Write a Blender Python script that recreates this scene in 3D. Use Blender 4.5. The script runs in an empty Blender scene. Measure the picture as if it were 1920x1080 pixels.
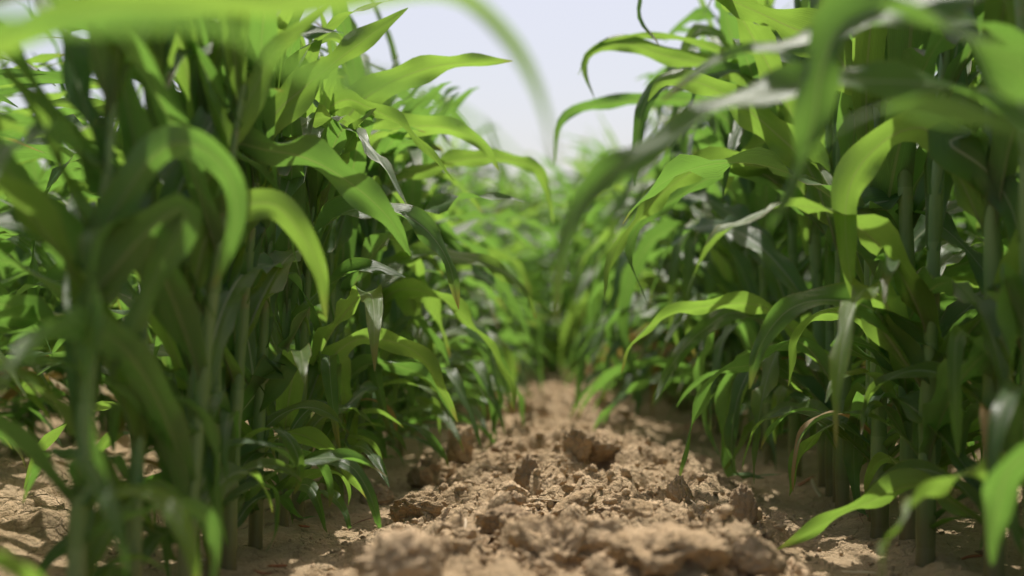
import bpy, math, random
import numpy as np
from mathutils import Vector

random.seed(7)
RNG = np.random.default_rng(11)
SC = bpy.context.scene
COL = SC.collection
R = math.radians

# ------------------------------------------------------------------ camera
LENS, SENSOR = 45.0, 36.0
FPX = LENS / SENSOR * 1920.0                 # 2400 px
CAMZ = 0.253
VPX, VPY = 1037.0, 630.0                     # vanishing point of the rows
YAW = math.atan((VPX - 960) / FPX)
PITCH = math.atan((VPY - 540) / FPX)
cam_d = bpy.data.cameras.new('camera')
cam = bpy.data.objects.new('camera', cam_d)
COL.objects.link(cam)
SC.camera = cam
cam.location = (0, 0, CAMZ)
cam.rotation_euler = (math.pi / 2 + PITCH, 0, YAW)
cam_d.lens, cam_d.sensor_width = LENS, SENSOR
cam_d.clip_start, cam_d.clip_end = 0.02, 2000
cam_d.dof.use_dof = True
cam_d.dof.focus_distance = 1.60
cam_d.dof.aperture_fstop = 2.5
cam_d.dof.aperture_blades = 9
_M = np.array(cam.rotation_euler.to_matrix())
_RT, _UP, _FW = _M[:, 0], _M[:, 1], -_M[:, 2]


def at(px, py, d):
    return np.array((0, 0, CAMZ)) + d * (_FW + (px - 960) / FPX * _RT - (py - 540) / FPX * _UP)


# ------------------------------------------------------------------ noise
def _hash(ix, iy, iz, seed):
    h = (ix * 374761393 + iy * 668265263 + iz * 2147483647 + seed * 974711) & 0xFFFFFFFF
    h = ((h ^ (h >> 13)) * 1274126177) & 0xFFFFFFFF
    h = h ^ (h >> 16)
    return (h & 0xFFFF) / 65535.0


def vnoise(x, y, z=None, seed=0):
    x = np.asarray(x, float); y = np.asarray(y, float)
    z = np.zeros_like(x) if z is None else np.asarray(z, float)
    ix, iy, iz = (np.floor(v).astype(np.int64) for v in (x, y, z))
    fx, fy, fz = x - ix, y - iy, z - iz
    fx, fy, fz = (f * f * f * (f * (f * 6 - 15) + 10) for f in (fx, fy, fz))
    out = 0
    for dx in (0, 1):
        for dy in (0, 1):
            for dz in (0, 1):
                w = (fx if dx else 1 - fx) * (fy if dy else 1 - fy) * (fz if dz else 1 - fz)
                out = out + w * _hash(ix + dx, iy + dy, iz + dz, seed)
    return out * 2 - 1


def fbm(x, y, z=None, octv=4, seed=0, gain=.5):
    a, f, s = 1.0, 1.0, 0
    for o in range(octv):
        s = s + a * vnoise(x * f, y * f, None if z is None else z * f, seed + o * 17)
        a *= gain; f *= 2.03
    return s


def cells(x, y, size, seed):
    """distance to the nearest jittered cell point, and that cell's hash"""
    gx, gy = np.floor(x / size).astype(np.int64), np.floor(y / size).astype(np.int64)
    best = np.full(x.shape, 9.0); idv = np.zeros(x.shape)
    z0 = np.zeros_like(gx)
    for dx in (-1, 0, 1):
        for dy in (-1, 0, 1):
            cx, cy = gx + dx, gy + dy
            px = cx + _hash(cx, cy, z0, seed); py = cy + _hash(cx, cy, z0, seed + 5)
            d = np.hypot(x / size - px, y / size - py)
            m = d < best
            best = np.where(m, d, best); idv = np.where(m, _hash(cx, cy, z0, seed + 9), idv)
    return best, idv


ROW_L, ROW_R, PITCH_ROW = -0.341, 0.418, 0.759
MID = (ROW_L + ROW_R) / 2


def ridge(x):
    u = (x - MID) / PITCH_ROW
    u = np.abs(u - np.round(u)) * PITCH_ROW          # distance from the middle of a gap
    return 1 / (1 + (u / 0.215) ** 7)


def gz(x, y):
    x = np.asarray(x, float); y = np.asarray(y, float)
    r = ridge(x + 0.03 * fbm(y * 2.2, x * 1.5, seed=3, octv=3))
    amp = 0.10 + 0.90 * r
    ur = (x - ROW_L) / PITCH_ROW; ur = np.abs(ur - np.round(ur)) * PITCH_ROW
    z = 0.027 * r + .010 * np.exp(-(ur / .035) ** 2) * (1 + .8 * vnoise(x * 30, y * 22, seed=71)) + 0.012 * fbm(x * 3, y * 3, seed=21, octv=2) * (.3 + r * .7)
    d1, h1 = cells(x + .012 * vnoise(x * 40, y * 40, seed=4), y + .012 * vnoise(x * 40, y * 40, seed=6), 0.075, 31)
    z = z + amp * 0.024 * np.clip((.64 - d1) * 5, 0, 1) * (h1 > .3) * h1 * (1 + .8 * vnoise(x * 20, y * 20, seed=8))
    d2, h2 = cells(x + .006 * vnoise(x * 80, y * 80, seed=14), y + .006 * vnoise(x * 80, y * 80, seed=16), 0.03, 57)
    z = z + amp * 0.012 * np.clip((.62 - d2) * 4, 0, 1) * h2
    z = z + amp * 0.009 * fbm(x * 22, y * 28, seed=44, octv=4, gain=.6)
    d3, h3 = cells(x + .02 * vnoise(x * 18, y * 18, seed=83), y + .02 * vnoise(x * 18, y * 18, seed=84), 0.055, 91)
    z = z + (1 - r) * .003 * (h3 - d3 * .9)             # cracked crust plates beside the ridge
    return z + 0.0018 * fbm(x * 60, y * 60, seed=45, octv=3)


# ------------------------------------------------------------------ mesh helpers
def mesh_np(name, V, F, mat, uv=None, smooth=True):
    """V (n,3); F (m,4) or (m,3); uv (n,2) per vertex"""
    me = bpy.data.meshes.new(name)
    V = np.asarray(V, np.float32); F = np.asarray(F, np.int32)
    m, k = F.shape
    me.vertices.add(len(V)); me.vertices.foreach_set('co', V.ravel())
    me.loops.add(m * k); me.loops.foreach_set('vertex_index', F.ravel())
    me.polygons.add(m)
    me.polygons.foreach_set('loop_start', np.arange(m, dtype=np.int32) * k)
    if smooth:
        me.polygons.foreach_set('use_smooth', np.ones(m, bool))
    if uv is not None:
        l = me.uv_layers.new(name='UVMap')
        l.data.foreach_set('uv', np.asarray(uv, np.float32)[F.ravel()].ravel())
    me.update(calc_edges=True)
    me.materials.append(mat)
    return me


def link(name, me, parent=None, loc=None):
    o = bpy.data.objects.new(name, me)
    COL.objects.link(o)
    if parent is not None:
        o.parent = parent
    if loc is not None:
        o.location = loc
    return o


def tag(o, label=None, cat=None, group=None, kind=None):
    for k, v in (('label', label), ('category', cat), ('group', group), ('kind', kind)):
        if v:
            o[k] = v
    return o


def grid_faces(n, m):
    i = np.arange(n - 1)[:, None] * m + np.arange(m - 1)[None, :]
    return np.stack([i, i + 1, i + m + 1, i + m], -1).reshape(-1, 4)


# ------------------------------------------------------------------ materials
def new_mat(name):
    m = bpy.data.materials.new(name); m.use_nodes = True
    nt = m.node_tree
    for n in list(nt.nodes):
        nt.nodes.remove(n)
    out = nt.nodes.new('ShaderNodeOutputMaterial')
    return m, nt, out


class NB:
    def __init__(s, nt): s.nt = nt

    def n(s, t, **kw):
        nd = s.nt.nodes.new(t)
        for k, v in kw.items():
            setattr(nd, k, v)
        return nd

    def l(s, a, b): s.nt.links.new(a, b)

    def math(s, op, a, b=None, c=None, clamp=False):
        nd = s.n('ShaderNodeMath', operation=op); nd.use_clamp = clamp
        for i, v in enumerate((a, b, c)):
            if v is None: continue
            if isinstance(v, (int, float)): nd.inputs[i].default_value = v
            else: s.l(v, nd.inputs[i])
        return nd.outputs[0]

    def mix(s, f, a, b, mode='MIX'):
        nd = s.n('ShaderNodeMix', data_type='RGBA', blend_type=mode)
        for i, v in ((0, f), (6, a), (7, b)):
            if isinstance(v, (int, float)): nd.inputs[i].default_value = v
            elif isinstance(v, tuple): nd.inputs[i].default_value = (*v, 1)
            else: s.l(v, nd.inputs[i])
        return nd.outputs[2]

    def noise(s, vec, scale, detail=3, rough=.55):
        nd = s.n('ShaderNodeTexNoise'); nd.inputs['Scale'].default_value = scale
        nd.inputs['Detail'].default_value = detail; nd.inputs['Roughness'].default_value = rough
        if vec is not None: s.l(vec, nd.inputs['Vector'])
        return nd.outputs['Fac']

    def ramp(s, f, a, b):
        nd = s.n('ShaderNodeMapRange'); nd.interpolation_type = 'SMOOTHSTEP'
        nd.inputs[1].default_value = a; nd.inputs[2].default_value = b
        s.l(f, nd.inputs[0]); return nd.outputs[0]


def leaf_material(name, dark, light, trans, tfac, rough=.42):
    m, nt, out = new_mat(name); b = NB(nt)
    uv = b.n('ShaderNodeUVMap'); sep = b.n('ShaderNodeSeparateXYZ'); b.l(uv.outputs[0], sep.inputs[0])
    u, v = sep.outputs[0], sep.outputs[1]
    du = b.math('ABSOLUTE', b.math('SUBTRACT', u, .5))
    rib_w = b.math('MULTIPLY_ADD', v, -.05, .062)
    rib = b.math('SUBTRACT', 1.0, b.ramp(b.math('DIVIDE', du, rib_w), .45, 1.1))
    vein = b.math('SINE', b.math('MULTIPLY', du, 150))
    vein = b.math('MULTIPLY_ADD', vein, .5, .5)
    oi = b.n('ShaderNodeObjectInfo'); geo = b.n('ShaderNodeNewGeometry'); tc = b.n('ShaderNodeTexCoord')
    pos = geo.outputs['Position']
    n1 = b.noise(pos, 9, 3); n2 = b.noise(pos, 70, 4)
    # streaks along the blade
    cmb = b.n('ShaderNodeCombineXYZ'); b.l(b.math('MULTIPLY', u, 26), cmb.inputs[0]); b.l(b.math('MULTIPLY', v, 5), cmb.inputs[1])
    b.l(b.math('MULTIPLY', oi.outputs['Random'], 50), cmb.inputs[2])
    st = b.noise(cmb.outputs[0], 1.0, 3)
    f = b.math('ADD', b.math('MULTIPLY', n1, .55), b.math('MULTIPLY', oi.outputs['Random'], .45))
    f = b.math('ADD', f, b.math('MULTIPLY', b.math('SUBTRACT', st, .5), .5))
    base = b.mix(b.ramp(f, .15, .95), dark, light)
    base = b.mix(b.math('MULTIPLY', vein, .22), base, tuple(c * 1.7 for c in light))
    base = b.mix(b.math('MULTIPLY', rib, .85), base, (.50, .56, .34))
    spots = b.math('MULTIPLY', b.ramp(n2, .66, .74), .45)
    base = b.mix(spots, base, (.20, .17, .05))
    # dry brownish edge and tip
    edge = b.math('MULTIPLY', b.ramp(b.math('ADD', b.math('MULTIPLY', du, 2), b.math('MULTIPLY', n1, .25)), 1.02, 1.12), .7)
    base = b.mix(edge, base, (.22, .17, .06))
    tip = b.ramp(b.math('ADD', v, b.math('MULTIPLY', b.math('SUBTRACT', n1, .5), .35)), .90, 1.0)
    tip = b.math('MULTIPLY', tip, b.math('MULTIPLY', b.ramp(oi.outputs['Random'], .4, .7), .8))
    base = b.mix(tip, base, (.30, .22, .08))
    under = b.math('MULTIPLY', geo.outputs['Backfacing'], .55)
    base = b.mix(under, base, tuple(c * 1.25 + .012 for c in light))
    tr = b.mix(b.ramp(f, .1, 1.0), trans, tuple(min(1, c * 1.45) for c in trans))
    tr = b.mix(b.math('MULTIPLY', vein, .45), tr, tuple(c * .5 for c in trans))
    tr = b.mix(tip, tr, (.30, .22, .05))
    tr = b.mix(b.math('MULTIPLY', rib, .55), tr, (.20, .26, .06))
    bmp = b.n('ShaderNodeBump'); bmp.inputs['Strength'].default_value = .5; bmp.inputs['Distance'].default_value = .0016
    hgt = b.math('ADD', b.math('MULTIPLY', vein, .5), b.math('MULTIPLY', st, 1.0))
    hgt = b.math('ADD', hgt, b.math('MULTIPLY', n2, .6))
    b.l(hgt, bmp.inputs['Height'])
    p = b.n('ShaderNodeBsdfPrincipled'); b.l(base, p.inputs['Base Color']); b.l(bmp.outputs[0], p.inputs['Normal'])
    b.l(b.math('MULTIPLY_ADD', n1, .22, rough - .14), p.inputs['Roughness'])
    p.inputs['Specular IOR Level'].default_value = .65
    t = b.n('ShaderNodeBsdfTranslucent'); b.l(tr, t.inputs['Color'])
    mx = b.n('ShaderNodeMixShader'); mx.inputs[0].default_value = tfac
    b.l(p.outputs[0], mx.inputs[1]); b.l(t.outputs[0], mx.inputs[2]); b.l(mx.outputs[0], out.inputs[0])
    return m


LEAF = leaf_material('corn_leaf', (.050, .110, .034), (.105, .185, .060), (.165, .34, .048), .52)
LEAF_Y = leaf_material('young_corn_leaf', (.060, .125, .022), (.12, .20, .035), (.25, .43, .055), .52)

LEAF_DRY = leaf_material('dry_corn_leaf', (.22, .15, .05), (.38, .27, .11), (.34, .24, .06), .35, .7)


def stalk_material():
    m, nt, out = new_mat('corn_stalk'); b = NB(nt)
    tc = b.n('ShaderNodeTexCoord'); sep = b.n('ShaderNodeSeparateXYZ'); b.l(tc.outputs['Object'], sep.inputs[0])
    oi = b.n('ShaderNodeObjectInfo')
    mp = b.n('ShaderNodeMapping'); mp.inputs['Scale'].default_value = (90, 90, 5); b.l(tc.outputs['Object'], mp.inputs[0])
    st = b.noise(mp.outputs[0], 1.0, 3)
    n1 = b.noise(tc.outputs['Object'], 30, 4)
    col = b.mix(st, (.085, .165, .045), (.20, .31, .09))
    seg = b.math('FRACT', b.math('MULTIPLY_ADD', sep.outputs[2], 9.0, oi.outputs['Random']))
    col = b.mix(b.math('MULTIPLY', b.ramp(seg, .1, .95), .55), col, (.22, .32, .12))
    col = b.mix(b.ramp(n1, .55, .8), col, (.25, .26, .11))
    zz = b.math('ADD', sep.outputs[2], b.math('MULTIPLY', n1, .05))
    foot = b.math('SUBTRACT', 1.0, b.ramp(b.math('MULTIPLY_ADD', st, .06, zz), .04, .17))
    col = b.mix(b.math('MULTIPLY', foot, .7), col, (.17, .085, .05))
    bmp = b.n('ShaderNodeBump'); bmp.inputs['Strength'].default_value = .4; bmp.inputs['Distance'].default_value = .002
    b.l(st, bmp.inputs['Height'])
    p = b.n('ShaderNodeBsdfPrincipled'); b.l(col, p.inputs['Base Color']); b.l(bmp.outputs[0], p.inputs['Normal'])
    p.inputs['Roughness'].default_value = .5
    b.l(p.outputs[0], out.inputs[0])
    return m


STALK = stalk_material()


def soil_material(name, lo, hi, wet, bump=1.0):
    m, nt, out = new_mat(name); b = NB(nt)
    geo = b.n('ShaderNodeNewGeometry'); pos = geo.outputs['Position']
    oi = b.n('ShaderNodeObjectInfo')
    n1 = b.noise(pos, 7, 5, .6); n2 = b.noise(pos, 55, 5, .65); n3 = b.noise(pos, 420, 4, .7)
    f = b.math('ADD', b.math('MULTIPLY', n1, .5), b.math('MULTIPLY', n2, .5))
    f = b.math('ADD', f, b.math('MULTIPLY', b.math('SUBTRACT', oi.outputs['Random'], .5), .18))
    col = b.mix(b.ramp(f, .32, .66), lo, hi)
    col = b.mix(b.math('MULTIPLY', b.ramp(n2, .58, .72), .45), col, wet)
    col = b.mix(b.math('MULTIPLY', b.ramp(n3, .56, .70), .5), col, tuple(c * .55 for c in lo))
    vo = b.n('ShaderNodeTexVoronoi'); vo.inputs['Scale'].default_value = 160; b.l(pos, vo.inputs['Vector'])
    vo2 = b.n('ShaderNodeTexVoronoi'); vo2.inputs['Scale'].default_value = 480; b.l(pos, vo2.inputs['Vector'])
    col = b.mix(b.math('MULTIPLY', b.ramp(b.noise(pos, 900, 2), .64, .7), .5), col, (.62, .52, .40))
    h = b.math('ADD', b.math('MULTIPLY', n2, 1.4), b.math('MULTIPLY', n3, .9))
    h = b.math('SUBTRACT', h, b.math('MULTIPLY', vo.outputs['Distance'], .8))
    ve = b.n('ShaderNodeTexVoronoi', feature='DISTANCE_TO_EDGE'); ve.inputs['Scale'].default_value = 26
    wv = b.n('ShaderNodeVectorMath', operation='MULTIPLY_ADD'); nz = b.n('ShaderNodeTexNoise'); nz.inputs['Scale'].default_value = 30; b.l(pos, nz.inputs['Vector'])
    b.l(nz.outputs['Color'], wv.inputs[0]); wv.inputs[1].default_value = (.03, .03, .03); b.l(pos, wv.inputs[2]); b.l(wv.outputs[0], ve.inputs['Vector'])
    h = b.math('ADD', h, b.math('MULTIPLY', b.ramp(ve.outputs['Distance'], 0, .06), .7))
    h = b.math('SUBTRACT', h, b.math('MULTIPLY', vo2.outputs['Distance'], .3))
    bmp = b.n('ShaderNodeBump'); bmp.inputs['Strength'].default_value = .9 * bump; bmp.inputs['Distance'].default_value = .006
    b.l(h, bmp.inputs['Height'])
    p = b.n('ShaderNodeBsdfPrincipled'); b.l(col, p.inputs['Base Color']); b.l(bmp.outputs[0], p.inputs['Normal'])
    p.inputs['Roughness'].default_value = 1; p.inputs['Specular IOR Level'].default_value = .15
    b.l(p.outputs[0], out.inputs[0])
    return m


SOIL = soil_material('dry_soil', (.40, .285, .16), (.57, .425, .265), (.25, .17, .105))
CLOD = soil_material('soil_clod', (.37, .26, .145), (.60, .445, .28), (.26, .175, .105), .8)
GREY = soil_material('grey_soil_clod', (.32, .23, .14), (.45, .33, .21), (.22, .155, .10), .55)


def plain(name, col, rough=.8, var=.35, scale=60):
    m, nt, out = new_mat(name); b = NB(nt)
    geo = b.n('ShaderNodeNewGeometry'); n = b.noise(geo.outputs['Position'], scale, 4)
    c = b.mix(n, tuple(x * (1 - var) for x in col), tuple(min(1, x * (1 + var)) for x in col))
    p = b.n('ShaderNodeBsdfPrincipled'); b.l(c, p.inputs['Base Color']); p.inputs['Roughness'].default_value = rough
    b.l(p.outputs[0], out.inputs[0]); return m


LITTER = plain('dry_litter', (.30, .21, .11)); STRAW = plain('straw', (.58, .47, .32)); RUST = plain('dry_leaf', (.30, .11, .04)); TWIG = plain('twig', (.20, .13, .08))

# ------------------------------------------------------------------ ground
def expand(a, b, first, grow):
    out, s, v = [], first, a
    sign = 1 if b > a else -1
    while abs(v - a) < abs(b - a):
        v += sign * s; s *= grow; out.append(v)
    return out


xs = sorted(expand(-.46, -120, .008, 1.09)) + list(np.arange(-.46, .56, .0042)) + expand(.558, 120, .008, 1.09)
ys = sorted(expand(1.15, -60, .02, 1.2)) + list(np.arange(1.15, 2.6, .0045)) + expand(2.6, 9, .0055, 1.004) + expand(9.05, 260, .05, 1.08)
X, Y = np.meshgrid(np.array(xs), np.array(ys))
Z = gz(X, Y)
far = np.clip((np.hypot(X, Y) - 14) / 20, 0, 1)
Z = Z * (1 - far)
g = link('ground', mesh_np('ground', np.stack([X, Y, Z], -1).reshape(-1, 3), grid_faces(len(ys), len(xs)), SOIL))
tag(g, kind='structure')


# ------------------------------------------------------------------ leaves
def resample(P, n):
    """Catmull-Rom through P, then n points evenly along its length"""
    P = np.asarray(P, float)
    Q = np.vstack([2 * P[0] - P[1], P, 2 * P[-1] - P[-2]])
    out = []
    for i in range(1, len(Q) - 2):
        p0, p1, p2, p3 = Q[i - 1:i + 3]
        t = np.linspace(0, 1, 12, endpoint=False)[:, None]
        out.append(.5 * (2 * p1 + (p2 - p0) * t + (2 * p0 - 5 * p1 + 4 * p2 - p3) * t ** 2 + (3 * p1 - p0 - 3 * p2 + p3) * t ** 3))
    out = np.vstack(out + [P[-1:]])
    s = np.r_[0, np.cumsum(np.linalg.norm(np.diff(out, axis=0), axis=1))]
    q = np.linspace(0, s[-1], n)
    return np.stack([np.interp(q, s, out[:, k]) for k in range(3)], -1), s[-1]


def blade(P, W, rng, roll0=0., roll1=0., n=26, m=8, fold0=68, fold1=14, wave=1.0, side0=None):
    """a leaf blade round the centre line P: V-fold along the midrib, rippled margins, slow twist"""
    C, L = resample(P, n)
    s = np.linspace(0, 1, n)
    T = np.gradient(C, axis=0); T /= np.linalg.norm(T, axis=1)[:, None]
    S = np.zeros_like(T)
    if side0 is None:
        h = T[0].copy(); h2 = C[min(n - 1, n // 3)] - C[0]
        side0 = np.cross(h2, (0, 0, 1.)) if np.hypot(*h2[:2]) > 1e-4 else np.array((1., 0, 0))
    v = np.array(side0, float)
    for i in range(n):
        v = v - T[i] * v.dot(T[i]); v /= np.linalg.norm(v) + 1e-9; S[i] = v
    N = np.cross(S, T)
    ph1, ph2, ph3 = rng.uniform(0, 6.28, 3)
    roll = np.radians(roll0 + (roll1 - roll0) * s ** 1.3) * np.clip(s / .12, 0, 1) + np.radians(10) * np.sin(s * rng.uniform(4, 8) + ph3) * s
    c, sn = np.cos(roll)[:, None], np.sin(roll)[:, None]
    S, N = S * c + N * sn, N * c - S * sn
    w = .5 * W * np.minimum(1, .50 + 2.2 * s) * np.clip(1 - s ** 2.4, 0, 1) ** .85
    w = w * (1 + .05 * np.sin(s * 17 + ph1)) + .0006
    fold = np.radians(fold1 + (fold0 - fold1) * np.exp(-(s / .10) ** 1.5))
    t = np.linspace(-1, 1, m + 1)
    V = np.zeros((n, m + 1, 3))
    k1, k2 = L / .085, L / .11
    env = np.clip(s / .15, 0, 1) * np.clip((1 - s) / .25, 0, 1)
    for j, tj in enumerate(t):
        a = abs(tj)
        lat = w * tj * np.cos(fold * (1.1 - .35 * a))
        up = w * a * np.sin(fold * (1.1 - .35 * a))
        k, ph = (k1, ph1) if tj > 0 else (k2, ph2)
        up = up + wave * .21 * W * a ** 2.2 * env * (np.sin(6.28 * s * k + ph) + .5 * np.sin(6.28 * s * k * .43 + ph * 2))
        up = up - .006 * (a < .05) * np.clip(1 - s * 1.3, 0, 1) * (W / .07)
        V[:, j] = C + S * lat[:, None] + N * up[:, None]
    uv = np.stack(np.broadcast_arrays(((t + 1) / 2)[None, :], s[:, None]), -1).reshape(-1, 2)
    return V.reshape(-1, 3), grid_faces(n, m + 1), uv


def leaf_curve(p0, phi, th0, bend, L, wind, rng, power=1.35):
    n = 14
    s = (np.arange(n) + .5) / n
    th = np.radians(th0 - bend * s ** power)
    side = rng.normal(0, .35)
    if rng.random() < .2:                                # a blade broken or folded over part way along
        th = th - np.radians(rng.uniform(25, 70)) / (1 + np.exp(-(s - rng.uniform(.3, .75)) / .035))
    d = np.stack([np.cos(th) * np.cos(phi + side * s), np.cos(th) * np.sin(phi + side * s), np.sin(th)], -1)
    d = d + np.outer(s, wind)
    d /= np.linalg.norm(d, axis=1)[:, None]
    return np.vstack([p0, p0 + np.cumsum(d, axis=0) * L / n])


def stalk_geo(H, r0, lean, rng, sides=12, rings=30):
    z = np.linspace(-.03, H, rings); s = np.clip(z / H, 0, 1)
    a = np.linspace(0, 2 * np.pi, sides, endpoint=False)
    r = r0 * (1 - .62 * s)
    for k in range(5):                                   # nodes and the overlapping sheath collars
        zk = H * (.06 + .17 * k)
        r = r + r0 * .10 * np.exp(-((z - zk) / .008) ** 2) + r0 * .20 * np.clip((z - zk) / .01, 0, 1) * np.clip(1 - (z - zk) / (.15 * H), 0, 1)
    r = r * (1 + .35 * np.exp(-np.clip(z + .01, 0, 9) / .012))      # flared foot
    cx, cy = lean[0] * s ** 1.5 * H, lean[1] * s ** 1.5 * H
    V = np.stack([cx[:, None] + r[:, None] * np.cos(a) * 1.12, cy[:, None] + r[:, None] * np.sin(a) * .92,
                  np.broadcast_to(z[:, None], (rings, sides))], -1).reshape(-1, 3)
    i = np.arange(rings - 1)[:, None] * sides; j = np.arange(sides)[None, :]; j2 = (j + 1) % sides
    F = np.stack([i + j, i + j2, i + sides + j2, i + sides + j], -1).reshape(-1, 4)
    return V, F, lambda h: np.array((lean[0] * (h / H) ** 1.5 * H, lean[1] * (h / H) ** 1.5 * H, h))


def open_sky(side, bx, low=.05, k=1.):
    """True for a leaf curve (in plant space) that leaves the strip of sky over the path open"""
    def ok(P):
        x, z = P[:, 0] + bx, P[:, 2]
        lim = np.maximum(low, k * (.62 if side == 'left' else .41) * (z - CAMZ))
        return bool(np.all((-x if side == 'left' else x) > lim))
    return ok


def plant_geo(rng, H, wind, nleaf, lod=0, face=0., allow=None, wide=1.0, spread=.6, clear=None, r0=(.0085, .0105)):
    """geometry of one corn plant in its own space: [('stalk', V, F, None, mat), ('leaf', V, F, uv, mat), ...]"""
    hs = H * rng.uniform(.54, .62)
    sides, rings = ((12, 30), (7, 12), (5, 5))[lod]
    lean = (rng.normal(0, .035) + wind[0] * .08, rng.normal(0, .035))
    V, F, pos = stalk_geo(hs, rng.uniform(*r0), lean, rng, sides, rings)
    out = [('stalk', V, F, np.zeros((len(V), 2)), STALK)]
    n, m = ((26, 8), (16, 4), (9, 2))[lod]
    for i in range(nleaf):
        f = (i + rng.uniform(.2, .8)) / nleaf
        phi = face + (np.pi if i % 2 else 0) + rng.normal(0, spread)
        if allow is not None and not allow(phi):
            phi = phi + np.pi
            if not allow(phi):
                phi = np.pi / 2 + rng.normal(0, .3)
        h = hs * (.05 + .95 * f ** 1.05)
        L = H * (.25 + .42 * math.sin(math.pi * min(1, .12 + .75 * f)) ** 1.2) * rng.uniform(.85, 1.15)
        W = (.024 + .032 * math.sin(math.pi * min(.92, .1 + .72 * f))) * rng.uniform(.85, 1.15) * wide
        for t in range(14):
            th0 = 44 + 34 * f + rng.normal(0, 7) + t * .8
            bend = (128 - 45 * f) * (.84 if wind[0] > .15 else 1) * rng.uniform(.75, 1.25)
            P = leaf_curve(pos(h), phi, th0, bend, L, np.array(wind) * (.35 + .65 * f), rng)
            if clear is None or clear(P):
                break
            L *= .965; phi += rng.normal(0, .45)
        if P[-1, 2] < .03 and P[:, 2].min() < .03:
            P[:, 2] = np.maximum(P[:, 2], .03 + .004 * rng.random())
        V, F, uv = blade(P, W, rng, rng.normal(0, 12), rng.normal(0, 45), n, m, wave=rng.uniform(.6, 1.5))
        out.append(('leaf', V, F, uv, LEAF_DRY if f < .2 and lod and rng.random() < .07 else (LEAF_Y if rng.random() < .3 else LEAF)))
    for k in range(5 if lod < 2 else 2):                 # short fine leaves close to the ground
        phi = face + (np.pi if k % 2 else 0) + rng.normal(0, .8); L = H * rng.uniform(.14, .27)
        for t in range(6):
            P = leaf_curve(pos(hs * rng.uniform(.05, .30)), phi, rng.uniform(35, 65), rng.uniform(95, 150), L, np.array(wind) * .4, rng)
            if clear is None or clear(P): break
            phi += 1; L *= .9
        P[:, 2] = np.maximum(P[:, 2], .012)
        V, F, uv = blade(P, rng.uniform(.015, .024), rng, rng.normal(0, 20), rng.normal(0, 50), n, m, wave=.8)
        out.append(('leaf', V, F, uv, LEAF_DRY if rng.random() < .06 else (LEAF_Y if rng.random() < .5 else LEAF)))
    for k in range(3):                                   # the rolled young leaves of the whorl
        phi = face + (k * np.pi) + rng.normal(0, .5)
        for t in range(12):
            P = leaf_curve(pos(hs * (.97 - .03 * k)), phi, 86 - 3 * k, (30 + 25 * k) * rng.uniform(.7, 1.4), H * rng.uniform(.34, .44) * .97 ** t, np.array(wind) * (.9 - .07 * t), rng)
            if clear is None or clear(P):
                break
            phi += rng.normal(0, .6)
        V, F, uv = blade(P, .036 * wide, rng, 0, rng.normal(0, 40), n, m, fold0=78, fold1=26, wave=.5)
        out.append(('leaf', V, F, uv, LEAF_Y))
    return out


def plant_object(geo, loc, rot=0.):
    root = bpy.data.objects.new('corn_plant', None); COL.objects.link(root)
    root.empty_display_size = .05
    root.location = loc; root.rotation_euler.z = rot
    for nm, V, F, uv, mat in geo:
        link(nm, mesh_np(nm, V, F, mat, uv), root)
    return root


def merged(geo):
    Vs, Fs, Us, Ms, o = [], [], [], [], 0
    for nm, V, F, uv, mat in geo:
        Vs.append(V); Fs.append(F + o); Us.append(uv); o += len(V)
        Ms.append(np.full(len(F), (STALK, LEAF, LEAF_Y, LEAF_DRY).index(mat)))
    return np.vstack(Vs), np.vstack(Fs), np.vstack(Us), np.concatenate(Ms)


def merged_mesh(name, V, F, U, Mi):
    me = mesh_np(name, V, F, STALK, U)
    me.materials.append(LEAF); me.materials.append(LEAF_Y); me.materials.append(LEAF_DRY)
    me.polygons.foreach_set('material_index', Mi.astype(np.int32)); me.update()
    return me


def copy_tree(o, parent=None):
    c = o.copy(); COL.objects.link(c)
    if parent is not None:
        c.parent = parent
    for ch in list(o.children):
        copy_tree(ch, c)
    return c


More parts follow.
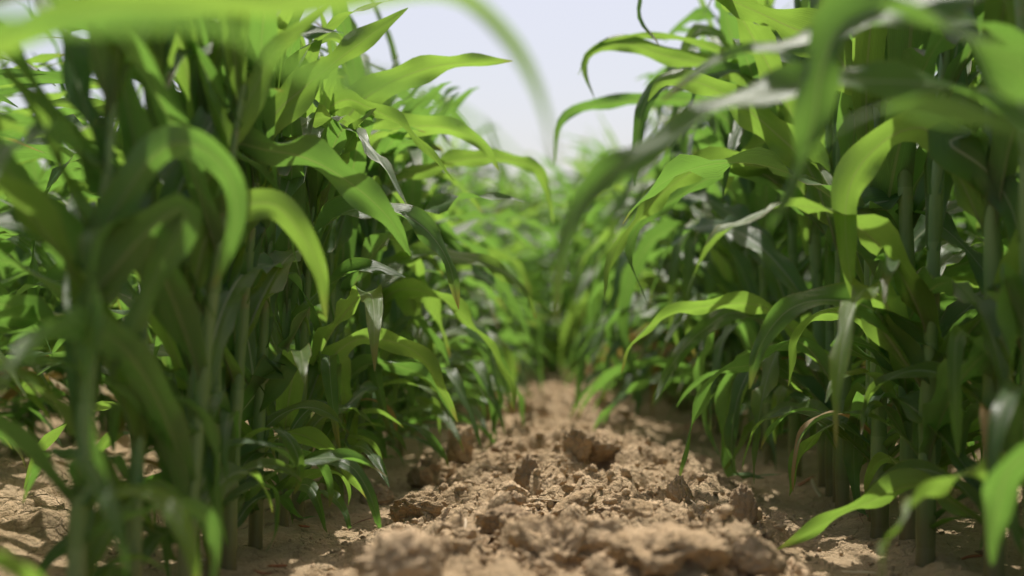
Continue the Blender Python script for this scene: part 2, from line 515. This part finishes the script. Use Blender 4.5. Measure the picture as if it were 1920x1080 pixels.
# ---- the plants nearest the camera: (depth, label, leaves the photo shows, number of other leaves)
# a leaf: (width, roll at base, roll at tip, young?, start py, depth at tip, [(px, py), ...]); it starts on the stalk
NEAR_L = [
    (0.47, 'corn plant beyond the left edge whose thin leaf hangs across the sky gap', 0, [
        (.014, 30, 60, 0, 0, .50, [(300, 40), (560, 130), (760, 170), (900, 240), (1000, 340)])]),
    (0.66, 'corn plant whose huge blurred leaf arches along the top left of the sky', 1, [
        (.022, 40, 75, 1, 140, .62, [(120, 30), (330, 5), (540, 8), (700, -8), (850, -14), (945, 55), (1005, 165), (1045, 300)])]),
    (0.98, 'shaded corn plant at the left with dark blurred leaves above the grey blade', 6, [
        (.040, 60, 40, 0, 480, 1.05, [(280, 300), (360, 270), (430, 330), (440, 430), (400, 540)]),
        (.045, 50, 60, 0, 560, 1.0, [(270, 440), (350, 390), (300, 500), (230, 640), (205, 720)])]),
    (1.06, 'thin shaded corn plant at far left before the broad upright blades', 7, []),
    (1.14, 'tall left row corn plant with broad upright blurred yellow green blades', 6, [
        (.048, 50, 70, 1, 560, 1.2, [(350, 430), (430, 260), (480, 160), (530, 80), (620, 10)]),
        (.044, 60, 60, 1, 560, 1.2, [(400, 420), (500, 380), (560, 430), (600, 510), (612, 600)])]),
    (1.21, 'thin shaded corn plant just behind the broad upright yellow green blades', 7, []),
    (1.28, 'left row corn plant with a dark leaf arching right over paler leaves', 6, [
        (.070, 20, 70, 0, 400, 1.45, [(420, 278), (500, 280), (580, 298), (660, 345), (730, 410), (770, 480)])]),
    (1.40, 'left row corn stalk, lowest in frame, leaves sweeping up toward the sky', 6, [
        (.065, 60, 55, 1, 420, 1.5, [(490, 250), (580, 155), (700, 62), (765, 15)]),
        (.050, -20, -60, 0, 720, 1.42, [(430, 660), (390, 700), (340, 770), (300, 850)])]),
    (1.345, 'slim leafy corn plant just in front of the lowest left row stalk', 6, []),
    (1.445, 'slim corn plant just behind the lowest left row stalk', 5, []),
    (1.49, 'left row corn plant with a short low leaf drooping right over the soil', 6, [
        (.042, 25, 50, 1, 850, 1.62, [(520, 818), (570, 816), (640, 862), (670, 900), (692, 940)]),
        (.060, -50, -60, 0, 690, 1.5, [(530, 680), (500, 715), (455, 770), (420, 820)])]),
    (1.63, 'left row corn plant with a pale leaf bowing over the middle of its row', 6, [
        (.055, -30, -60, 0, 640, 1.6, [(590, 560), (640, 520), (700, 500), (760, 520)]),
        (.060, -30, -65, 0, 470, 1.62, [(640, 400), (720, 392), (790, 422), (840, 490), (860, 580)])]),
    (1.715, 'thin corn plant crowded behind the pale bowing leaf in the left row', 5, []),
    (1.80, 'left row corn plant with a long sharp leaf pointing level into the sky', 6, [
        (.072, 65, 40, 1, 330, 1.85, [(640, 235), (700, 172), (800, 128), (880, 117), (962, 114)]),
        (.038, 40, 70, 1, 215, 1.7, [(640, 188), (690, 200), (750, 232), (800, 280), (852, 340)]),
        (.050, 35, 60, 1, 720, 1.82, [(640, 652), (700, 634), (780, 660), (830, 730), (858, 792)])]),
    (1.885, 'thin corn plant crowded behind the long level leaf in the left row', 5, []),
    (1.97, 'left row corn plant with twin leaf tips drooping beside the soil ridge', 6, [
        (.060, 45, 50, 1, 330, 2.0, [(680, 262), (750, 240), (830, 238), (900, 265), (935, 320)]),
        (.045, 30, 60, 0, 720, 1.95, [(700, 680), (790, 702), (830, 745), (853, 785)])]),
    (2.05, 'thin corn plant crowded behind the twin leaf tips in the left row', 5, []),
    (2.13, 'left row corn plant with a leaf bowing to a tip above the ridge', 7, [
        (.055, -35, -60, 1, 570, 2.15, [(720, 492), (830, 478), (920, 498), (980, 540), (1005, 600)]),
        (.050, 35, 60, 1, 360, 2.4, [(790, 320), (890, 296), (975, 303), (1018, 332), (1038, 420)]),
        (.050, 30, 50, 0, 330, 2.3, [(760, 260), (830, 205), (862, 172)]),
        (.050, 35, 60, 1, 620, 2.0, [(740, 545), (830, 560), (910, 640), (955, 710), (965, 775)])]),
]
NEAR_R = [
    (0.66, 'corn plant beyond the right edge shading the top right corner with dark leaves', 3, [
        (.075, 20, 10, 0, 330, .74, [(2150, 260), (1950, 150), (1820, 70), (1720, 20), (1640, 10)]),
        (.034, 15, 20, 0, 420, .72, [(2100, 330), (1900, 250), (1750, 200), (1620, 215), (1500, 300)])]),
    (0.84, 'corn plant whose pale blurred blade folds downward at upper right', 3, [
        (.072, -20, -80, 0, 160, .92, [(1980, -20), (1820, -30), (1680, 10), (1580, 50), (1540, 130), (1525, 230), (1490, 340), (1440, 430)]),
        (.05, 30, 60, 0, 960, .95, [(2000, 850), (1900, 870), (1870, 960), (1860, 1060)])]),
    (1.00, 'corn plant whose blurred leaf crosses the path and hangs down mid picture', 3, [
        (.048, -30, -70, 0, 330, .90, [(1830, 180), (1650, 150), (1500, 160), (1380, 185), (1270, 245), (1150, 320), (1080, 400), (1050, 500), (1042, 610)]),
        (.045, -25, -50, 0, 200, 1.0, [(1850, 50), (1650, 45), (1450, 88), (1330, 120), (1240, 190)])]),
    (1.13, 'corn plant at the right edge with a blurred low leaf over the soil', 4, [
        (.040, 35, 60, 1, 900, .88, [(1850, 880), (1740, 925), (1670, 1005), (1650, 1100)]),
        (.060, 40, 60, 0, 640, 1.1, [(1880, 520), (1905, 620), (1890, 720)])]),
    (1.29, 'right row corn plant with a bright backlit hanging leaf and a pale arching one', 5, [
        (.058, 45, 80, 1, 420, 1.34, [(1760, 260), (1690, 245), (1620, 300), (1588, 370), (1588, 470), (1606, 585)]),
        (.070, -30, -75, 0, 350, 1.25, [(1830, 262), (1780, 268), (1850, 320), (1900, 400), (1915, 520)]),
        (.045, 35, 60, 1, 960, 1.36, [(1730, 910), (1620, 945), (1540, 985), (1455, 1032)])]),
    (1.42, 'right row corn plant with a bright short leaf bending right below mid height', 6, [
        (.055, 40, 60, 1, 690, 1.4, [(1640, 585), (1720, 615), (1790, 690), (1832, 765)]),
        (.052, -35, -70, 0, 690, 1.4, [(1650, 590), (1560, 562), (1480, 580), (1425, 650), (1405, 730)])]),
    (1.54, 'right row corn plant with a broad pale blade showing a white midrib', 6, [
        (.085, -40, -75, 0, 360, 1.5, [(1600, 390), (1640, 440), (1675, 520), (1705, 610)]),
        (.045, 35, 70, 1, 690, 1.5, [(1620, 600), (1540, 588), (1492, 645), (1478, 725)]),
        (.040, -35, -60, 0, 700, 1.5, [(1570, 638), (1640, 655), (1700, 715), (1765, 805)])]),
    (1.60, 'slim corn plant in the right row beside the broad white midrib blade', 4, []),
    (1.66, 'right row corn plant with a low bright leaf bent like a hook', 6, [
        (.045, 40, 75, 1, 860, 1.6, [(1600, 803), (1545, 805), (1500, 860), (1480, 930)]),
        (.085, 50, 60, 1, 200, 1.7, [(1560, 92), (1470, 45), (1380, 5), (1290, -30)])]),
    (1.80, 'right row corn plant with a wide veined backlit leaf against the sky', 6, [
        (.085, 60, 75, 1, 450, 1.85, [(1520, 320), (1450, 245), (1380, 190), (1310, 155), (1245, 150), (1215, 190)]),
        (.045, 30, 60, 0, 720, 1.72, [(1500, 640), (1420, 680), (1350, 700), (1300, 790), (1273, 905)])]),
    (1.875, 'slim corn plant in the right row behind the wide veined leaf', 4, []),
    (1.95, 'right row corn plant with a sharp leaf curving left to a hanging tip', 6, [
        (.062, 50, 70, 1, 420, 1.8, [(1480, 330), (1400, 308), (1330, 305), (1250, 355), (1180, 430), (1142, 500), (1133, 558)]),
        (.045, 40, 70, 0, 430, 1.85, [(1440, 330), (1350, 325), (1270, 370), (1215, 405), (1180, 470), (1212, 565)]),
        (.048, 35, 60, 1, 680, 1.9, [(1440, 580), (1330, 573), (1240, 598), (1185, 645), (1165, 700)])]),
    (2.08, 'right row corn plant with a drooping grey green leaf before the sky', 6, [
        (.055, -50, -75, 0, 260, 2.0, [(1420, 140), (1310, 145), (1235, 162), (1203, 210), (1193, 290), (1190, 350)]),
        (.045, 40, 60, 0, -100, 2.0, [(1350, -160), (1220, -80), (1200, 20), (1238, 88)]),
        (.050, -35, -60, 0, 700, 1.9, [(1400, 590), (1320, 618), (1262, 680), (1225, 755)])]),
    (2.22, 'right row corn plant with a leaf forked into two tips high in the sky', 6, [
        (.055, 50, 60, 1, 260, 2.2, [(1400, 150), (1330, 120), (1260, 108), (1180, 82), (1120, 92), (1095, 120), (1115, 185)]),
        (.022, 40, 60, 1, 250, 2.2, [(1380, 120), (1290, 75), (1190, 68), (1110, 92), (1085, 140)])]),
    (2.45, 'right row corn plant with a leaf hanging over the sky gap like a hook', 7, [
        (.050, 50, 60, 0, 330, 2.5, [(1350, 210), (1250, 185), (1150, 192), (1080, 205), (1046, 240), (1040, 312)])]),
]
placed = 0
for row_x, lst, sgn, H0 in ((ROW_L, NEAR_L, 1, .84), (ROW_R, NEAR_R, -1, 1.22)):
    for d, label, nrand, leaves in lst:
        rng = np.random.default_rng(int(d * 1000) + (5 if sgn > 0 else 9))
        x0 = row_x + rng.normal(0, .012)
        base = np.array((x0, d, float(gz(x0, d)) - .004))
        away = (lambda p, s=sgn: d > 1.22 or math.cos(p) * s < .1)
        geo = plant_geo(rng, H0 * rng.uniform(.93, 1.07), (.42 if sgn > 0 else .06, 0, 0), max(2, nrand - 3) + (5 if d < 1.35 and sgn > 0 else 6 if d < 1.2 else 6 if sgn < 0 else 8), 0, 0. if d > 1.35 else np.pi / 2, away,
                        (.58 if d < 1.35 else .72) if sgn > 0 else .84, .75, open_sky('left' if sgn > 0 else 'right', x0, .25 if d < 1.75 else .15, 1.12 if 1.2 < d < 2 else 1), (.0060, .0076) if sgn > 0 else (.0080, .0108))
        V0, F0, pos = None, None, None
        for (W, r0, r1, young, py0, d1, pts) in leaves:
            pts = np.array(pts, float)
            dd = np.linspace(d, d1, len(pts) + 1)
            P = [at(p[0], p[1], q) - base for p, q in zip(pts, dd[1:])]
            h0 = max(.05, CAMZ + (VPY - py0) * d / FPX)
            P = np.vstack([[(0, 0, h0 - .02)], P])
            V, F, uv = blade(P, W * .72, rng, r0 * sgn, r1 * sgn, 34, 8, fold0=60, fold1=12)
            geo.append(('leaf', V, F, uv, LEAF_Y if young else LEAF))
            need = h0
            sv = geo[0][1]
            top = sv[:, 2].max()
            if need > top:                               # a stalk tall enough to carry its leaves
                sv[:, 2] *= (need + .03) / top
        root = plant_object(geo, base)
        tag(root, label, 'corn plant', 'corn plants along the two rows beside the soil path')

# ---- the rest of the two rows and the rows behind them
ORD = ['first', 'second', 'third', 'fourth', 'fifth', 'sixth', 'seventh', 'eighth', 'ninth', 'tenth', 'eleventh', 'twelfth']
protos = {}
for side in ('left', 'right'):
    for lod in (1, 2, 3):                                # 3: the rows behind, free to spread both ways
        lst = []
        for k in range(8):
            rng = np.random.default_rng(500 + k * 7 + lod * 100 + (31 if side == 'left' else 0))
            H = (.90 if side == 'left' else 1.2) * rng.uniform(.92, 1.08)
            lst.append(plant_geo(rng, H, ((.42 if side == 'left' else .02) * rng.uniform(.6, 1.3), 0, 0), 20 if lod != 2 else 13, min(lod, 2) if lod != 3 else 1, 0, None,
                                 .72 if side == 'left' else .84, .7, open_sky(side, ROW_L if side == 'left' else ROW_R) if lod < 3 else None,
                                 (.0060, .0076) if side == 'left' else (.0080, .0105)))
        protos[side, lod] = lst
first = {}
single = {}
stuff_geo = []
rng = np.random.default_rng(77)


def scatter(row_x, side, y0, y1, step=.135):
    y = y0
    while y < y1:
        yield row_x + rng.normal(0, .018), y + rng.normal(0, .02), int(rng.integers(0, 8)), rng.normal(0, .18), rng.uniform(.93, 1.05)
        y += step * rng.uniform(.6, 1.45)


PARTED_TO, SINGLE_TO = 4.6, 11.0
for side, base_x, sg in (('left', ROW_L, -1), ('right', ROW_R, 1)):
    for k in range(7):
        row_x = base_x + sg * k * PITCH_ROW
        if k == 0:
            y0, parted, solo, y1 = (2.3 if side == 'left' else 2.62), PARTED_TO, SINGLE_TO, 9.0
        elif k == 1:
            y0, parted, solo, y1 = .7, 2.8, 5.4, 9.0
        elif k == 2:
            y0, parted, solo, y1 = 1.2, 0, 4.5, 9.0
        else:
            y0, parted, solo, y1 = 1.0 + k * .4, 0, 0, 9.0
        n = 0
        for x, y, pk, rz, sc in scatter(row_x, side, y0, y1, .135 if k < 1 else .125 if k == 1 else .15):
            z = float(gz(x, y)) - .004
            n += 1
            if y < parted:
                key = (side, pk, k > 0)
                if key not in first:
                    first[key] = o = plant_object(protos[side, 3 if k else 1][pk], (x, y, z))
                else:
                    o = copy_tree(first[key])
                o.location = (x, y, z); o.rotation_euler.z = rz; o.scale = (sc,) * 3
                if k == 0:
                    nm = 'twin drooping tips' if side == 'left' else 'hooked leaf over the sky gap'
                    ref = 'the last sharp plant of the left row' if side == 'left' else 'the hooked leaf plant of the right row'
                    lab = f'{ORD[n - 1]} corn plant behind {ref}' if n <= 12 else f'softly blurred corn plant midway along the {side} row beside the soil path'
                else:
                    lab = f'shaded corn plant seen through the stalks of the {side} row'
            elif y < solo:
                sc *= 1.14 if k == 0 and y > 6 else 1
                free = k > 0 or y > 6.0                          # far along, the leaves of the two rows meet over the path
                key = (side, pk, free)
                if key not in single:
                    single[key] = merged_mesh('corn_plant', *merged(protos[side, 3 if free else 1][pk]))
                o = link('corn_plant', single[key], None, (x, y, z))
                o.rotation_euler.z = rz; o.scale = (sc,) * 3
                if k == 0:
                    lab = f'blurred corn plant in the {side} row near the far end of the soil path'
                else:
                    lab = f'blurred corn plant in the field behind the {side} row'
            else:
                V, F, U, Mi = merged(protos[side, 2][pk])
                c, s_ = math.cos(rz), math.sin(rz)
                V = V @ np.array([[c, s_, 0], [-s_, c, 0], [0, 0, 1]]) * sc + (x, y, 0 if y > 14 else z)
                stuff_geo.append((V, F, U, Mi)); continue
            tag(o, lab, 'corn plant', 'corn plants along the two rows beside the soil path' if k == 0 else 'corn plants of the field behind the rows')
# headland rows sown across the end of the path
for r in range(12):
    y = 9.5 + r * .74
    wd = .9 if r < 2 else 0
    x = -9.
    while x < 9:
        pk = int(rng.integers(0, 8)); side = 'right' if rng.random() < .6 else 'left'
        rz = rng.uniform(0, 6.28); sc = rng.uniform(.92, 1.08) * (1.95 if side == 'left' else 1.5)
        px, py = x + rng.normal(0, .02), y + rng.normal(0, .03)
        if abs(px - .03) < wd:
            key = (side, pk, False)
            if key not in single:
                single[key] = merged_mesh('corn_plant', *merged(protos[side, 1][pk]))
            o = link('corn_plant', single[key], None, (px, py, float(gz(px, py)) - .004))
            o.rotation_euler.z = rz; o.scale = (sc,) * 3
            tag(o, 'blurred corn plant of the cross rows closing the far end of the path', 'corn plant', 'corn plants across the end of the path')
        else:
            V, F, U, Mi = merged(protos[side, 2][pk])
            c, s_ = math.cos(rz), math.sin(rz)
            stuff_geo.append((V @ np.array([[c, s_, 0], [-s_, c, 0], [0, 0, 1]]) * sc + (px, py, 0), F, U, Mi))
        x += .15 * rng.uniform(.85, 1.2)
o = 0; Vs, Fs, Us, Ms = [], [], [], []
for V, F, U, Mi in stuff_geo:
    Vs.append(V); Fs.append(F + o); Us.append(U); Ms.append(Mi); o += len(V)
cf = link('corn_field', merged_mesh('corn_field', np.vstack(Vs), np.vstack(Fs), np.vstack(Us), np.concatenate(Ms)))
tag(cf, 'green mass of distant corn plants closing off the end of the path', 'corn field', kind='stuff')


# ------------------------------------------------------------------ clods, crumbs, straw
def ico(sub):
    import bmesh
    bm = bmesh.new(); bmesh.ops.create_icosphere(bm, subdivisions=sub, radius=1)
    V = np.array([v.co[:] for v in bm.verts]); F = np.array([[v.index for v in f.verts] for f in bm.faces]); bm.free()
    return V, F


ICO = {k: ico(k) for k in (1, 2, 4, 5)}


def clod_geo(rng, sub, dims, crumb=1.0):
    V, F = ICO[sub]
    V = V.copy()
    for k in range(11):
        nrm = rng.normal(size=3); nrm[2] *= .7; nrm /= np.linalg.norm(nrm)
        dist = rng.uniform(.5, .85)
        e = V @ nrm - dist
        V = V - np.outer(np.clip(e, 0, None) * .97, nrm)
    sd = int(rng.integers(0, 1000))
    r = V / (np.linalg.norm(V, axis=1)[:, None] + 1e-9)
    q = V * 2.3 + sd
    dsp = .11 * fbm(q[:, 0], q[:, 1], q[:, 2], 3, sd) + crumb * .11 * fbm(q[:, 0] * 3.6, q[:, 1] * 3.6, q[:, 2] * 3.6, 5, sd + 3, .68)
    V = V + r * dsp[:, None]
    V = V * np.array(dims) / np.array((V[:, 0].max(), V[:, 1].max(), V[:, 2].max()))
    V[:, 2] = np.where(V[:, 2] < -.35 * dims[2], -.35 * dims[2] + .1 * (V[:, 2] + .35 * dims[2]), V[:, 2])
    return V, F


def ground_at(px, py):
    """where the ray of a pixel meets the ground"""
    d = 1.0
    for _ in range(40):
        p = at(px, py, d)
        d += (p[2] - float(gz(p[0], p[1]))) / max(1e-3, (py - VPY) / FPX) * .5
        d = min(max(d, .6), 30)
    return at(px, py, d), d


# (px, py of its foot, width px, height px, material, label)
HERO = [
    (790, 968, 100, 62, CLOD, 'blocky brown clod with a dark square front face left on the ridge'),
    (805, 908, 84, 52, CLOD, 'tan pointed clod right behind the blocky dark fronted clod'),
    (862, 872, 54, 66, CLOD, 'dark upright clod at the left shoulder of the ridge'),
    (985, 905, 54, 62, GREY, 'upright brown clod standing in the middle of the ridge'),
    (1082, 868, 66, 52, CLOD, 'square clod with a shadowed front, right of the ridge centre'),
    (1140, 860, 96, 54, CLOD, 'long pale lump joined beside the square shadowed clod'),
    (985, 782, 84, 34, CLOD, 'dark flat clod crossing the far blurred part of the ridge'),
    (915, 800, 66, 36, CLOD, 'rounded blurred clod left of the dark flat far clod'),
    (1050, 1076, 250, 104, CLOD, 'largest tan clod at the bottom centre of the ridge'),
    (1128, 1085, 70, 60, CLOD, 'dark fronted chunk leaning on the largest bottom clod'),
    (735, 1092, 170, 84, CLOD, 'dull brown mound of soil at the bottom left of the ridge'),
    (945, 1004, 112, 54, GREY, 'greyish crumbly lump of soil left of centre on the ridge'),
    (1278, 952, 66, 60, CLOD, 'reddish brown clod under the tip of a hanging leaf at right'),
    (1398, 985, 46, 68, GREY, 'twisted dark clod leaning at the right edge of the ridge'),
    (1262, 1090, 210, 70, CLOD, 'blurred pale clod at the bottom right of the ridge'),
    (1420, 1080, 130, 62, CLOD, 'low crumbly lump at the bottom corner right of the ridge'),
    (1180, 985, 130, 44, CLOD, 'low wide tan lump on the right half of the ridge'),
    (700, 945, 70, 34, CLOD, 'small low lump where the left smooth ground begins'),
    (1210, 905, 70, 36, CLOD, 'small tan lump behind the reddish brown clod'),
    (1030, 935, 70, 34, CLOD, 'small crumbly lump right of the upright brown clod'),
]
taken = []
for px, py, w, h, mat, label in HERO:
    rg = np.random.default_rng(px * 3 + py)
    p, d = ground_at(px, min(py, 1095))
    k = d / FPX
    dims = (w * k / 1.75, w * k / 2 * rg.uniform(.75, 1.0), h * k / 1.25)
    V, F = clod_geo(rg, 5, dims)
    o = link('soil_clod', mesh_np('soil_clod', V, F, mat), None, (p[0], p[1] + dims[1] * .6, float(gz(p[0], p[1] + dims[1] * .6)) + dims[2] * .22))
    o.rotation_euler.z = rg.uniform(-.4, .4)
    tag(o, label, 'soil clod', 'clods on the soil ridge')
    taken.append((p[0], p[1] + dims[1] * .6, dims[0]))
cl = [mesh_np('soil_clod', *clod_geo(np.random.default_rng(900 + k), 4, (1, np.random.default_rng(k).uniform(.7, 1), np.random.default_rng(k + 50).uniform(.45, .8))), CLOD if k % 4 else GREY) for k in range(12)]
rg = np.random.default_rng(4)
n = 0
while n < 110:
    y = 1.2 + 6.0 * rg.random() ** 1.7
    x = MID + rg.normal(0, .10)
    if abs(x - MID) > .25: continue
    r = .008 + .026 * rg.random() ** 2.2
    if any(math.hypot(x - a, y - b_) < c + r * .6 for a, b_, c in taken): continue
    taken.append((x, y, r))
    o = link('soil_clod', cl[n % 12], None, (x, y, float(gz(x, y)) + r * .2))
    o.scale = (r, r, r * rg.uniform(.8, 1.2)); o.rotation_euler = (rg.normal(0, .3), rg.normal(0, .3), rg.uniform(0, 6.28))
    tag(o, 'small tan soil clod lying among the crumbs of the ridge' if y < 2.4 else 'small blurred tan clod on the far part of the ridge',
        'soil clod', 'small clods scattered over the soil ridge')
    n += 1

Vc, Fc, off = [], [], 0
for i in range(11000):
    y = 1.15 + 5.0 * rg.random() ** 1.6
    x = MID + rg.normal(0, .2)
    if abs(x - MID) > .60: continue
    r = (.0016 + .0065 * rg.random() ** 3) * (1 if abs(x - MID) < .22 else .6)
    V, F = ICO[2] if r > .0045 else ICO[1]
    V = V * (1 + .35 * rg.normal(0, .5, (len(V), 1))) * (r * rg.uniform(.6, 1.2, 3))
    Vc.append(V + (x, y, float(gz(x, y)) + r * .3)); Fc.append(F + off); off += len(V)
tag(link('soil_crumbs', mesh_np('soil_crumbs', np.vstack(Vc), np.vstack(Fc), CLOD, smooth=False)), 'loose crumbs of dry soil strewn over the ridge', 'soil crumbs', kind='stuff')


def strip(rng, L, w, bend):
    n = 9
    s = np.linspace(-.5, .5, n)
    C = np.stack([s * L, bend * (s ** 2) * L, .10 * L * np.sin(s * 3 + rng.uniform(0, 6)) * rng.uniform(.2, 1)], -1)
    a = np.linspace(0, 2 * np.pi, 7)[:-1]
    ww = w * (1 - .5 * np.abs(s * 2) ** 3)
    V = np.stack([np.broadcast_to(C[:, None, 0], (n, 6)), C[:, None, 1] + ww[:, None] * np.cos(a), C[:, None, 2] + .3 * ww[:, None] * np.sin(a)], -1).reshape(-1, 3)
    i = np.arange(n - 1)[:, None] * 6; j = np.arange(6)[None, :]; j2 = (j + 1) % 6
    F = np.stack([i + j, i + j2, i + 6 + j2, i + 6 + j], -1).reshape(-1, 4)
    return V, F


STRAWS = [  # px, py, length px, width px, angle deg, material, name, label
    (1030, 960, 66, 9, 5, STRAW, 'straw', 'pale flat straw piece lying at the centre of the ridge'),
    (885, 1022, 100, 10, -28, STRAW, 'straw', 'long pale straw below the greyish crumbly lump'),
    (1100, 965, 50, 5, -12, STRAW, 'straw', 'thin pale straw right of the flat straw piece'),
    (1345, 1020, 50, 6, -50, STRAW, 'straw', 'whitish slanted straw at the right edge of the ridge'),
    (920, 880, 40, 12, 20, STRAW, 'straw', 'whitish scrap of husk left of the upright brown clod'),
    (1345, 1000, 34, 6, -60, STRAW, 'straw', 'short whitish straw behind the slanted straw'),
    (870, 1060, 120, 5, -20, TWIG, 'twig', 'thin brown twig near the bottom of the ridge'),
    (690, 990, 90, 5, -32, TWIG, 'twig', 'dry dark twig pointing at the ridge from the left'),
    (570, 995, 22, 14, 40, RUST, 'fallen_leaf_scrap', 'rust red leaf scrap beside a left row stalk'),
    (520, 1072, 40, 12, -20, RUST, 'fallen_leaf_scrap', 'rust red leaf scrap at the bottom left on grey soil'),
    (1130, 1010, 30, 8, 70, TWIG, 'twig', 'short dark stub sticking out of the ridge'),
    (840, 985, 60, 6, -55, TWIG, 'twig', 'reddish brown stub between blocky clod and grey lump'),
]
for px, py, L, w, ang, mat, nm, label in STRAWS:
    rg2 = np.random.default_rng(px + py)
    p, d = ground_at(px, py); k = d / FPX
    V, F = strip(rg2, L * k, w * k / 2, rg2.uniform(-.3, .3))
    o = link(nm, mesh_np(nm, V, F, mat), None, (p[0], p[1], float(gz(p[0], p[1])) + .006))
    o.rotation_euler = (rg2.normal(0, .3), R(ang) * .45, R(ang) * .8)
    tag(o, label, nm.replace('_', ' '), 'plant litter on the soil')
sm = [mesh_np('straw', *strip(np.random.default_rng(k), .03, .0016, np.random.default_rng(k).uniform(-.4, .4)), STRAW if k % 3 else TWIG) for k in range(6)]
for i in range(64):
    y = 1.2 + 2.6 * rg.random() ** 1.3; x = MID + rg.normal(0, .15)
    o = link('straw', sm[i % 6], None, (x, y, float(gz(x, y)) + .005))
    o.rotation_euler = (rg.normal(0, .3), rg.normal(0, .35), rg.uniform(0, 6.28)); o.scale = (rg.uniform(.5, 1.5),) * 3
    tag(o, 'tiny bit of straw caught among the soil crumbs', 'straw', 'tiny straws in the crumbs')
for i in range(26):                                      # dead leaf bits under the two rows
    row = ROW_L if i % 2 else ROW_R
    y = 1.3 + 2.4 * rg.random(); x = row + rg.normal(0, .07)
    me = mesh_np('fallen_leaf_scrap', *strip(np.random.default_rng(300 + i), rg.uniform(.02, .06), rg.uniform(.003, .006), rg.uniform(-.5, .5)), (RUST, STRAW, LITTER)[i % 3])
    o = link('fallen_leaf_scrap', me, None, (x, y, float(gz(x, y)) + .005)); o.rotation_euler = (rg.normal(0, .3), rg.normal(0, .3), rg.uniform(0, 6.28))
    tag(o, 'dry brown leaf scrap on the ground under the left row' if i % 2 else 'dry brown leaf scrap on the ground under the right row', 'leaf scrap', 'dry leaf scraps under the rows')

# ------------------------------------------------------------------ light
EL, AZ = R(66), R(1)
w = bpy.data.worlds.new('World'); SC.world = w; w.use_nodes = True
nt = w.node_tree; bg = nt.nodes['Background']
sky = nt.nodes.new('ShaderNodeTexSky'); sky.sky_type = 'NISHITA'; sky.sun_disc = False
sky.sun_elevation, sky.sun_rotation = EL, AZ
sky.altitude = 100; sky.air_density = 1.0; sky.dust_density = 4.0; sky.ozone_density = 1.0
tint = nt.nodes.new('ShaderNodeMix'); tint.data_type = 'RGBA'; tint.blend_type = 'MULTIPLY'; tint.inputs[0].default_value = 1
tint.inputs[7].default_value = (1.11, .985, .895, 1)         # the milky haze of a hot day
nt.links.new(sky.outputs[0], tint.inputs[6]); nt.links.new(tint.outputs[2], bg.inputs[0]); bg.inputs[1].default_value = .122
sd = bpy.data.lights.new('sun', 'SUN'); sd.energy = 3.8; sd.angle = R(.53); sd.color = (1, .955, .88)
so = bpy.data.objects.new('sun', sd); COL.objects.link(so)
dv = Vector((math.sin(AZ) * math.cos(EL), math.cos(AZ) * math.cos(EL), math.sin(EL)))
so.rotation_euler = dv.to_track_quat('Z', 'Y').to_euler(); so.location = (0, 0, 5)

SC.view_settings.view_transform = 'Standard'; SC.view_settings.look = 'None'
SC.view_settings.exposure = .44; SC.view_settings.gamma = 1
SC.render.engine = 'CYCLES'
SC.cycles.use_denoising = True
SC.cycles.max_bounces = 14; SC.cycles.transmission_bounces = 10; SC.cycles.diffuse_bounces = 8
SC.cycles.sample_clamp_indirect = 6
